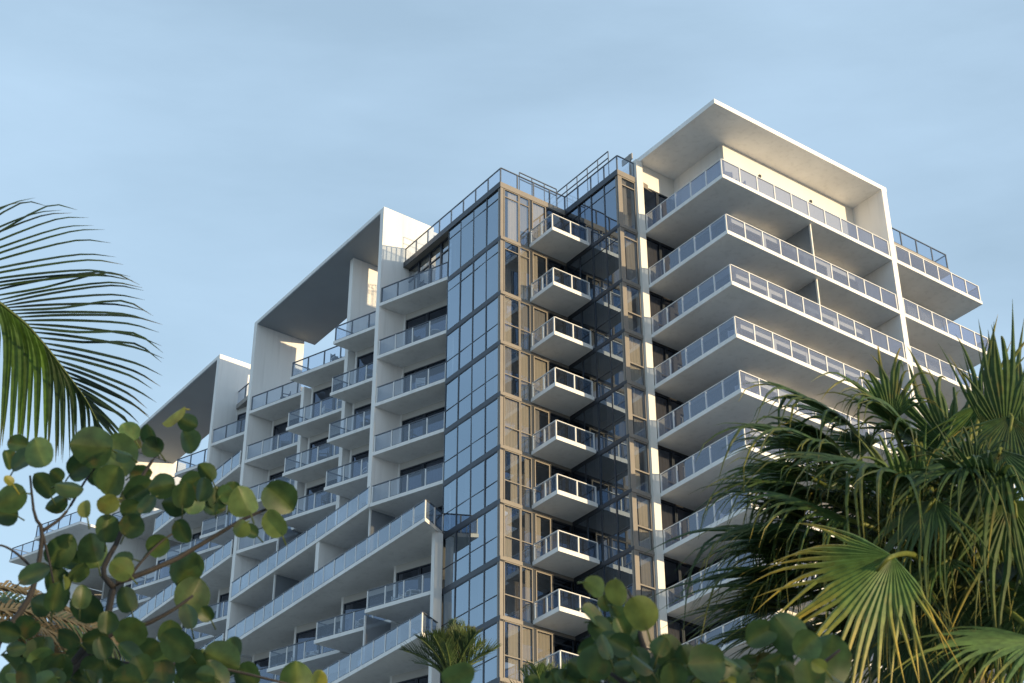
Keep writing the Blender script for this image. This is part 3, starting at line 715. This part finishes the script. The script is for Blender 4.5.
# its stem down to the sand
st1 = [o for o in bpy.data.objects if o.name.startswith('sea_grape_tree')][0]
sm_ = MB(); e1 = at(60 / S1, 390 + 820 / S1, 5.75) - st1.location
sm_.tube(spline([Vector((.1, .3, 0)), Vector((.0, .2, 1.2)), e1 + Vector((-.1, .1, -.6)), e1], 12), [.06 - .0034 * i for i in range(13)], 8)
e2 = at(-20 / S1, 390 + 640 / S1, 5.75) - st1.location
sm_.tube(spline([Vector((.1, .3, 0)), Vector((-.2, .2, 1.2)), e2 + Vector((-.1, .1, -.5)), e2], 12), [.05 - .0028 * i for i in range(13)], 8)
sm_.build('trunk', M['twig'], st1, smooth=True)
S4, S5 = 3.413, 4.655
Z4 = [(665, 95, 40, .8, .22), (745, 115, 46, .95, .45), (818, 180, 60, 1.0, .5), (662, 190, 46, .3, .02), (690, 235, 45, .12, 0), (745, 195, 42, .15, 0), (765, 245, 50, .15, 0), (640, 305, 40, .2, 0),  # sun on the first three leaves is put into their tint
      (700, 300, 46, .08, 0), (665, 345, 58, .35, 0), (790, 320, 42, .06, 0), (755, 365, 32, .1, 0), (825, 350, 44, .06, 0), (910, 300, 52, .3, 0), (900, 392, 54, .5, 0), (720, 392, 40, .35, 0),
      (600, 390, 40, .2, 0), (640, 410, 40, .15, 0), (960, 375, 48, .2, 0), (205, 398, 56, .7, .03), (500, 412, 26, .5, .05), (560, 405, 30, .15, 0), (850, 410, 40, .1, 0), (780, 410, 36, .25, 0), (570, 375, 24, .4, .03),
      (450, 418, 24, .15, 0), (705, 150, 30, .1, 0), (800, 280, 34, .1, 0)]
Z5 = [(555, 355, 72, .25, 0), (700, 350, 105, .3, 0), (785, 395, 66, .55, 0), (880, 455, 108, .35, 0), (300, 480, 88, .28, 0), (225, 470, 70, .15, 0), (420, 470, 80, .22, 0), (610, 470, 58, .15, 0),
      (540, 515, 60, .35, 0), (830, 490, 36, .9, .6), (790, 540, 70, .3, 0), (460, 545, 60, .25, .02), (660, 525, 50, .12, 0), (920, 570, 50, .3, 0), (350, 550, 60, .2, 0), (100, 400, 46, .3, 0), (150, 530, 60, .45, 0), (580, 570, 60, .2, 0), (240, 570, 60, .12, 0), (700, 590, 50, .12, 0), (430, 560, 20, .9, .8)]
for (cx, cy, sx_, sy_, n_) in ((700, 260, 60, 70, 8), (760, 370, 130, 40, 12), (620, 400, 60, 30, 5)):
    for _ in range(n_): Z4.append((random.gauss(cx, sx_ * .6), random.gauss(cy, sy_ * .6), random.uniform(26, 44), random.choice([.05, .1, .2, .3]), 0))
for (cx, cy, sx_, sy_, n_) in ((350, 520, 150, 40, 12), (650, 520, 150, 50, 12), (100, 500, 80, 50, 5)):
    for _ in range(n_): Z5.append((random.gauss(cx, sx_ * .6), random.gauss(cy, sy_ * .6), random.uniform(40, 64), random.choice([.05, .1, .2, .3]), 0))
LV2 = [(400 + x / S4, 560 + y / S4, r / S4 * .9, t, yl) for x, y, r, t, yl in Z4] + [(640 + x / S5, 560 + y / S5, r / S5 * .9, t, yl) for x, y, r, t, yl in Z5]
def zb2(pts): return [(x, y, .12) for x, y in pts]
BR2 = [(zb2([(660, 760), (655, 700), (648, 660), (640, 635), (638, 615), (628, 590)]), .014, .004), (zb2([(655, 700), (620, 680), (600, 660), (596, 620)]), .009, .003),
       (zb2([(680, 780), (740, 720), (790, 680), (820, 665), (840, 650)]), .014, .004), (zb2([(740, 720), (720, 680), (710, 650), (700, 640)]), .009, .003), (zb2([(650, 720), (560, 700), (470, 690), (455, 680)]), .009, .003)]
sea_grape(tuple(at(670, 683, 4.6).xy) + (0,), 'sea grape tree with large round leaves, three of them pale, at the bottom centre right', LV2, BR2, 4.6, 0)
st2 = [o for o in bpy.data.objects if o.name.startswith('sea_grape_tree')][1]
sm_ = MB(); e1 = at(660, 760, 4.72) - st2.location; e2 = at(680, 780, 4.72) - st2.location
for e in (e1, e2):
    sm_.tube(spline([Vector((.05, .25, 0)), Vector((.1, .2, .9)), e + Vector((.05, .05, -.5)), e], 12), [.055 - .0034 * i for i in range(13)], 8)
sm_.build('trunk', M['twig'], st2, smooth=True)

# -- fan palm
def fan_frond(hub, axis, face, rad, parent, spread=290, nseg=44, droop=.35, tint=.3, yel=.25, ragged=.15, y0=.5):
    """blade only: hub = end of the petiole, axis = middle segment direction, face = upper side"""
    m = MB(); axis = axis.normalized(); side = axis.cross(face).normalized(); nrm = side.cross(axis).normalized()
    da = R(spread) / nseg
    for i in range(nseg):
        th = -R(spread) / 2 + da * (i + .5) + random.uniform(-.015, .015)
        rel = abs(th) / (R(spread) / 2)
        ln = rad * (1.0 - .30 * rel ** 2) * random.uniform(1 - ragged, 1.05)
        d = axis * math.cos(th) + side * math.sin(th)
        # costa: the blade arches along its axis
        join = .50 - .12 * rel
        K = 11; pts = []; wd = []; tb = []
        hang = droop * random.uniform(.3, 1.4) * (2.2 if random.random() < .15 else 1); kink = random.uniform(.62, .95)
        lat = (d.cross(nrm)) * random.gauss(0, .10)
        yy = yel * (random.uniform(.5, 1.5) if yel > 1 else random.choice([.1, .3, .6, 1.5]))
        for k in range(K):
            s = k / (K - 1)
            p = hub + d * (ln * s) + nrm * (ln * (.16 * s * (1 - s) - .10 * rel * s))
            p += lat * ln * max(0, s - join) * 2
            fall = max(0, s - join * .8) ** 2 * hang * ln * 1.6
            if s > kink: fall += (s - kink) * ln * hang * .9
            p -= UP * fall + d * (fall * .35)
            pts.append(p)
            if s <= join: wv = ln * s * math.tan(da / 2) * 1.02 + .002
            else: wv = (ln * join * math.tan(da / 2)) * max(.04, (1 - (s - join) / (1 - join)) ** 1.0) * .88
            wd.append(wv); tb.append(min(1, max(0, (s - y0) / (1 - y0)) ** 1.3 * yy + .03 * random.random()))
        blade(m, pts, wd, nrm, max(0, min(1, tint + random.uniform(-.15, .15))), tb, fold=-.8)
    return m.build('frond', M['fan'], parent, normals=False, colors=True)
FD = 8.6
crown = at(950, 590, FD)
fan = empty('fan_palm', (crown.x, crown.y, 0)); tag(fan, 'big green fan palm with drooping yellow-tipped fronds filling the lower right', 'palm tree')
cl = crown - fan.location
tk = MB(); tk.tube(spline([Vector((.3, .2, 0)), Vector((.15, .15, 1.8)), Vector((.02, .05, cl.z - 1.2)), cl + Vector((0, .1, -.15))], 18), [.19 - .003 * i for i in range(19)], 12)
tk.build('trunk', M['bark'], fan, smooth=True)
toc = (Vector((0, 0, EYE)) - crown).normalized()                          # from the crown towards the viewer's side
rt_ = Vector((1, 0, 0)); upv = toc.cross(rt_).normalized(); upv = upv if upv.z > 0 else -upv
def dirv(a, depth):
    """direction at a clock angle (degrees, 0 right, 90 up) leaning by 'depth' towards the street side"""
    return (rt_ * math.cos(R(a)) + upv * math.sin(R(a)) + toc * depth).normalized()
pet = MB(); pet.cur = (.6, .5, .15, 1)
# hub pixel, depth offset, axis clock angle, axis lean, facing lean, radius, tint, yellow, droop
FR = [
    (893, 556, -1.4, 222, .10, 1.7, .76, 1.0, 1.5, .14, 165),   # big lit fan facing the viewer
    (905, 480, -.5, 165, .10, .4, .98, .25, .20, .45, 200),    # left side, seen half edge-on
    (840, 455, -.10, 162, -.1, .25, .95, .20, .25, .40, 170),
    (850, 425, .1, 152, -.1, .3, .80, .20, .25, .45, 150),
    (825, 500, .1, 170, .0, .2, .92, .10, .15, .50, 160),
    (815, 540, .0, 176, .1, .15, .98, .12, .30, .40, 150),
    (800, 575, .15, 182, .0, .1, .90, .12, .30, .25, 130),
    (790, 605, .25, 184, -.1, .1, .80, .12, .15, .20, 120),
    (790, 625, .35, 192, -.1, .0, .62, .12, .15, .25, 120), (800, 590, .1, 180, .1, .05, .70, .35, .4, .15, 90), (805, 560, .2, 172, .0, .1, .66, .3, .4, .25, 90), (815, 480, .0, 166, .0, .1, .66, .35, .3, .3, 100), (830, 440, .1, 160, .0, .2, .6, .3, .4, .35, 110),
    (850, 520, -.4, 163, .2, .6, .80, .45, .45, .45, 140),
    (915, 440, .0, 138, -.1, .3, .92, .25, .25, .40, 170),
    (950, 450, .2, 115, -.3, .2, .80, .25, .25, .30, 120),
    (985, 430, -.1, 84, -.1, .1, .78, .30, .45, .12, 70),
    (1005, 440, -.2, 95, .0, .1, .86, .30, .45, .12, 70),
    (1022, 440, .1, 80, -.2, .1, .80, .25, .35, .12, 80),
    (970, 460, -.7, 205, .5, .5, .66, .30, .25, .5, 170),     # drooping in front
    (1000, 450, -.8, 250, .5, .6, .72, .25, .50, .40, 150),
    (1010, 500, -.7, 285, .4, .8, .80, .35, .65, .45, 150),
    (935, 500, -.8, 235, .3, .6, .66, .30, .35, .5, 150),
    (950, 590, -.5, 265, .2, .6, .80, .15, .70, .30, 140),
    (1040, 640, -.9, 190, .5, .8, .80, .70, .70, .20, 140),    # bottom right
    (1040, 590, -.6, 260, .3, .7, .80, .30, .50, .45, 170),
    (915, 640, -.2, 240, .0, .6, .70, .10, .60, .30, 170),
    (880, 540, .35, 195, -.2, .0, .95, .05, .10, .35, 200),
    (930, 540, .4, 150, -.3, -.1, 1.0, .05, .10, .40, 220),
    (980, 540, .5, 90, -.3, -.1, .80, .05, .10, .40, 240),
    (960, 620, .5, 250, -.2, .2, .9, .05, .30, .3, 260),
    (1030, 640, .3, 300, -.2, .2, .8, .05, .30, .3, 260),
    (1050, 520, .1, 250, .0, .4, .9, .2, .2, .5, 240),
    (880, 620, .6, 220, -.4, .2, .8, .05, .2, .3, 240),
    (925, 500, -.2, 150, .25, .4, .85, .35, .25, .6, 170),
    (905, 560, -.6, 258, .2, .5, .62, .25, .90, .5, 120),
]
random.seed(5)
for _ in range(34):
    hx, hy = random.uniform(890, 1060), random.uniform(400, 640)
    FR.append((hx, hy, random.uniform(-.75, .3), random.choice([random.uniform(60, 130), random.uniform(180, 300), random.uniform(220, 300)]) if hy < 520 else random.uniform(190, 310), random.uniform(-.2, .6), random.uniform(0, .9),
               random.uniform(.42, .72), random.choice([.05, .2, .4, .7]), random.choice([.2, .4, .8]), random.uniform(.12, .55), random.uniform(90, 190)))
for _ in range(20):
    FR.append((random.uniform(800, 905), random.uniform(440, 635), random.uniform(.0, .7), random.uniform(145, 205), random.uniform(-.3, .2), random.uniform(-.1, .4),
               random.uniform(.5, .75), random.choice([.05, .2, .45]), random.choice([.2, .4, .6]), random.uniform(.15, .5), random.uniform(110, 200)))
for fi_, (px, py, dz, ca, lean, fl, rad, tint, yel, dr, spd) in enumerate(FR):
    hub = at(px, py, FD + dz) - fan.location
    ax = dirv(ca, lean); face = (toc * fl + UP * .8 + upv * .2).normalized()
    if abs(ax.dot(face)) > .9: face = (toc + rt_ * .2).normalized()
    fo = fan_frond(hub, ax, face, rad, fan, spread=spd, droop=dr, tint=tint, yel=yel, nseg=int(spd / (5.4 if fi_ == 0 else 5.8)), ragged=.15 if fi_ == 0 else .32, y0=.34 if fi_ == 0 else .5)
    pt_ = MB(); pt_.cur = (.8, .5, .2, 1)
    mid = cl.lerp(hub, .55) + UP * .08
    pt_.tube(spline([cl, mid, hub, hub + ax * .12], 10), [.02 - .0012 * i for i in range(11)], 6)
    pt_.build('petiole', M['fan'], fo, smooth=True, colors=True)

# -- feather palms
def feather(m, pts, length, n, width, out, droop, tint, tipb, vee=.5, fwd=.55):
    """pinnate frond: leaflets in two rows along the spline pts"""
    sp = spline(pts, n); k = len(sp)
    for i in range(2, k):
        t = i / (k - 1); d = (sp[min(i + 1, k - 1)] - sp[i - 1]).normalized()
        s = d.cross(out); s = s.normalized() if s.length > 1e-3 else d.orthogonal().normalized(); nn = s.cross(d).normalized()
        ln = length * (math.sin(math.pi * min(1, .18 + .80 * t)) ** .6) * random.uniform(.8, 1.1)
        for q in (-1, 1):
            dr = (s * q * (1 - .45 * t) + d * (fwd + .5 * t) + nn * vee * random.uniform(.3, 1.1)).normalized()
            e = sp[i] + dr * ln - UP * (droop * ln * random.uniform(.7, 1.3)); c = sp[i] + dr * ln * .55
            blade(m, spline([sp[i], c, e], 5), [width * f for f in (.6, 1, .95, .75, .45, .05)], nn, max(0, min(1, tint + random.uniform(-.2, .2))), [0, 0, .02, .05, .15, .3] if not tipb else tipb, fold=.3)
def feather_palm(label, px, py, dist, n, flen, lflen, width, tintr, spear=True, elev=(10, 80), name='date_palm', group=None, nl=34):
    c = at(px, py, dist); root = empty(name, (c.x, c.y, 0)); tag(root, label, 'palm tree', group); cc = c - root.location
    tk = MB(); tk.tube(spline([Vector((.3, .3, 0)), Vector((.15, .1, cc.z * .4)), Vector((0, 0, cc.z * .8)), cc], 18), [.17 - .003 * i for i in range(19)], 10); tk.build('trunk', M['bark'], root, smooth=True)
    for i in range(n):
        az = i * 2.39996 + random.uniform(-.2, .2); el = R(elev[1] + (elev[0] - elev[1]) * (i / n) ** .8)
        d = Vector((math.cos(az) * math.cos(el), math.sin(az) * math.cos(el), math.sin(el)))
        ln = flen * random.uniform(.85, 1.1); sag = .35 * math.cos(el)
        pts = [cc, cc + d * ln * .4 + UP * .03, cc + d * ln * .75 - UP * sag * ln * .25, cc + d * ln - UP * sag * ln * .7]
        m = MB(); feather(m, pts, lflen, nl, width, UP + d * .01, .05, random.uniform(*tintr), None, vee=.7, fwd=1.0)
        fo = m.build('frond', M['date'], root, normals=False, colors=True)
        r_ = MB(); r_.cur = (.8, .5, .1, 1); r_.tube(spline(pts, 8), [.02 - .0018 * j for j in range(9)], 5); r_.build('rachis', M['date'], fo, smooth=True, colors=True)
    return root
feather_palm('small spiky green date palm top in front of the glass corner, bottom centre', 452, 684, 20.0, 40, .76, .28, .007, (.0, .6), elev=(38, 89), nl=26)
feather_palm('low date palm showing only frond tips, right of the taller spiky palm', 548, 722, 18.0, 20, .66, .30, .007, (.3, 1.0), elev=(10, 85), nl=24)
# -- palm with dry brown fronds behind the lower left leaves
c = at(-60, 600, 8.2); dry = empty('withered_palm', (c.x, c.y, 0)); tag(dry, 'palm with dry straw-brown hanging fronds behind the sea grape leaves at the lower left', 'palm tree')
cc = c - dry.location
tk = MB(); tk.tube(spline([Vector((-.2, .2, 0)), Vector((-.1, .1, 2)), Vector((0, 0, cc.z - .8)), cc], 16), [.2 - .004 * i for i in range(17)], 10); tk.build('trunk', M['bark'], dry, smooth=True)
def px_frond(poly, dist, mt, tint, lflen, droop, width=.009, nl=44):
    pts = [at(x, y, dist + i * .1) - dry.location for i, (x, y) in enumerate(poly)]
    m = MB(); feather(m, pts, lflen, nl, width, (Vector((-.1, -.8, .7))), droop, tint, None if mt == 'date' else [.1, 0, 0, 0, .2, .5], vee=.25)
    fo = m.build('frond' if mt == 'date' else 'dry_frond', M[mt], dry, normals=False, colors=True)
    r_ = MB(); r_.cur = (.8, .5, .1, 1); r_.tube(spline(pts, 8), [.018 - .0016 * j for j in range(9)], 5); r_.build('rachis', M[mt], fo, smooth=True, colors=True)
px_frond([(-60, 622), (0, 610), (50, 616), (100, 632), (145, 660)], 8.2, 'dry', .6, .24, .35)
px_frond([(-60, 632), (0, 622), (50, 632), (95, 654), (128, 687)], 8.1, 'dry', .4, .24, .35)
px_frond([(-60, 642), (0, 632), (40, 642), (80, 672), (105, 722)], 8.3, 'dry', .5, .24, .3)
px_frond([(-60, 592), (-10, 587), (30, 594), (60, 607), (90, 622)], 8.4, 'dry', .7, .2, .3)
px_frond([(-60, 610), (-10, 605), (30, 618), (55, 650), (65, 720)], 8.6, 'date', .7, .30, .5, .011)
px_frond([(-60, 620), (-30, 618), (0, 630), (22, 660), (30, 720)], 8.5, 'date', .8, .30, .5, .011)
px_frond([(-60, 600), (0, 600), (50, 615), (90, 645), (110, 700)], 8.8, 'date', .5, .26, .5, .011)
px_frond([(-60, 600), (20, 610), (80, 625), (120, 650), (150, 690)], 8.9, 'date', .3, .26, .5, .011)

# -- two unseen trees, added only to break the low sun on the garden
for j, (tx, ty, hh) in enumerate(((19.9, -10.6, 8.0), (17.6, -13.6, 7.6))):
    root = empty('added_shade_tree', (tx, ty, 0)); tag(root, ('taller' if j == 0 else 'shorter') + ' unseen tree added to shade the garden palms from the low sun', 'tree', 'unseen trees added for shade')
    tk = MB(); tk.tube([Vector((0, 0, 0)), Vector((.1, 0, 2.0)), Vector((.2, .1, hh * .6))], [.28, .2, .08], 8); tk.build('trunk', M['bark'], root, smooth=True)  # trunk of the added tree
    lm = MB()
    for b in range(110):
        c = Vector((random.gauss(0, 1.5), random.gauss(0, 1.5), random.uniform(1.6, hh))); r = random.uniform(.5, 1.0)
        for q in range(24):
            p = c + Vector((random.gauss(0, r * .5), random.gauss(0, r * .5), random.gauss(0, r * .4)))
            a = Vector((random.gauss(0, 1), random.gauss(0, 1), random.gauss(0, 1))).normalized() * .13; n_ = a.orthogonal().normalized() * .08
            lm.cur = (random.random(), .5, 0, 1); lm.quad(p - a, p + n_, p + a, p - n_)
    lm.build('crown', M['seagrape'], root, normals=False, colors=True)
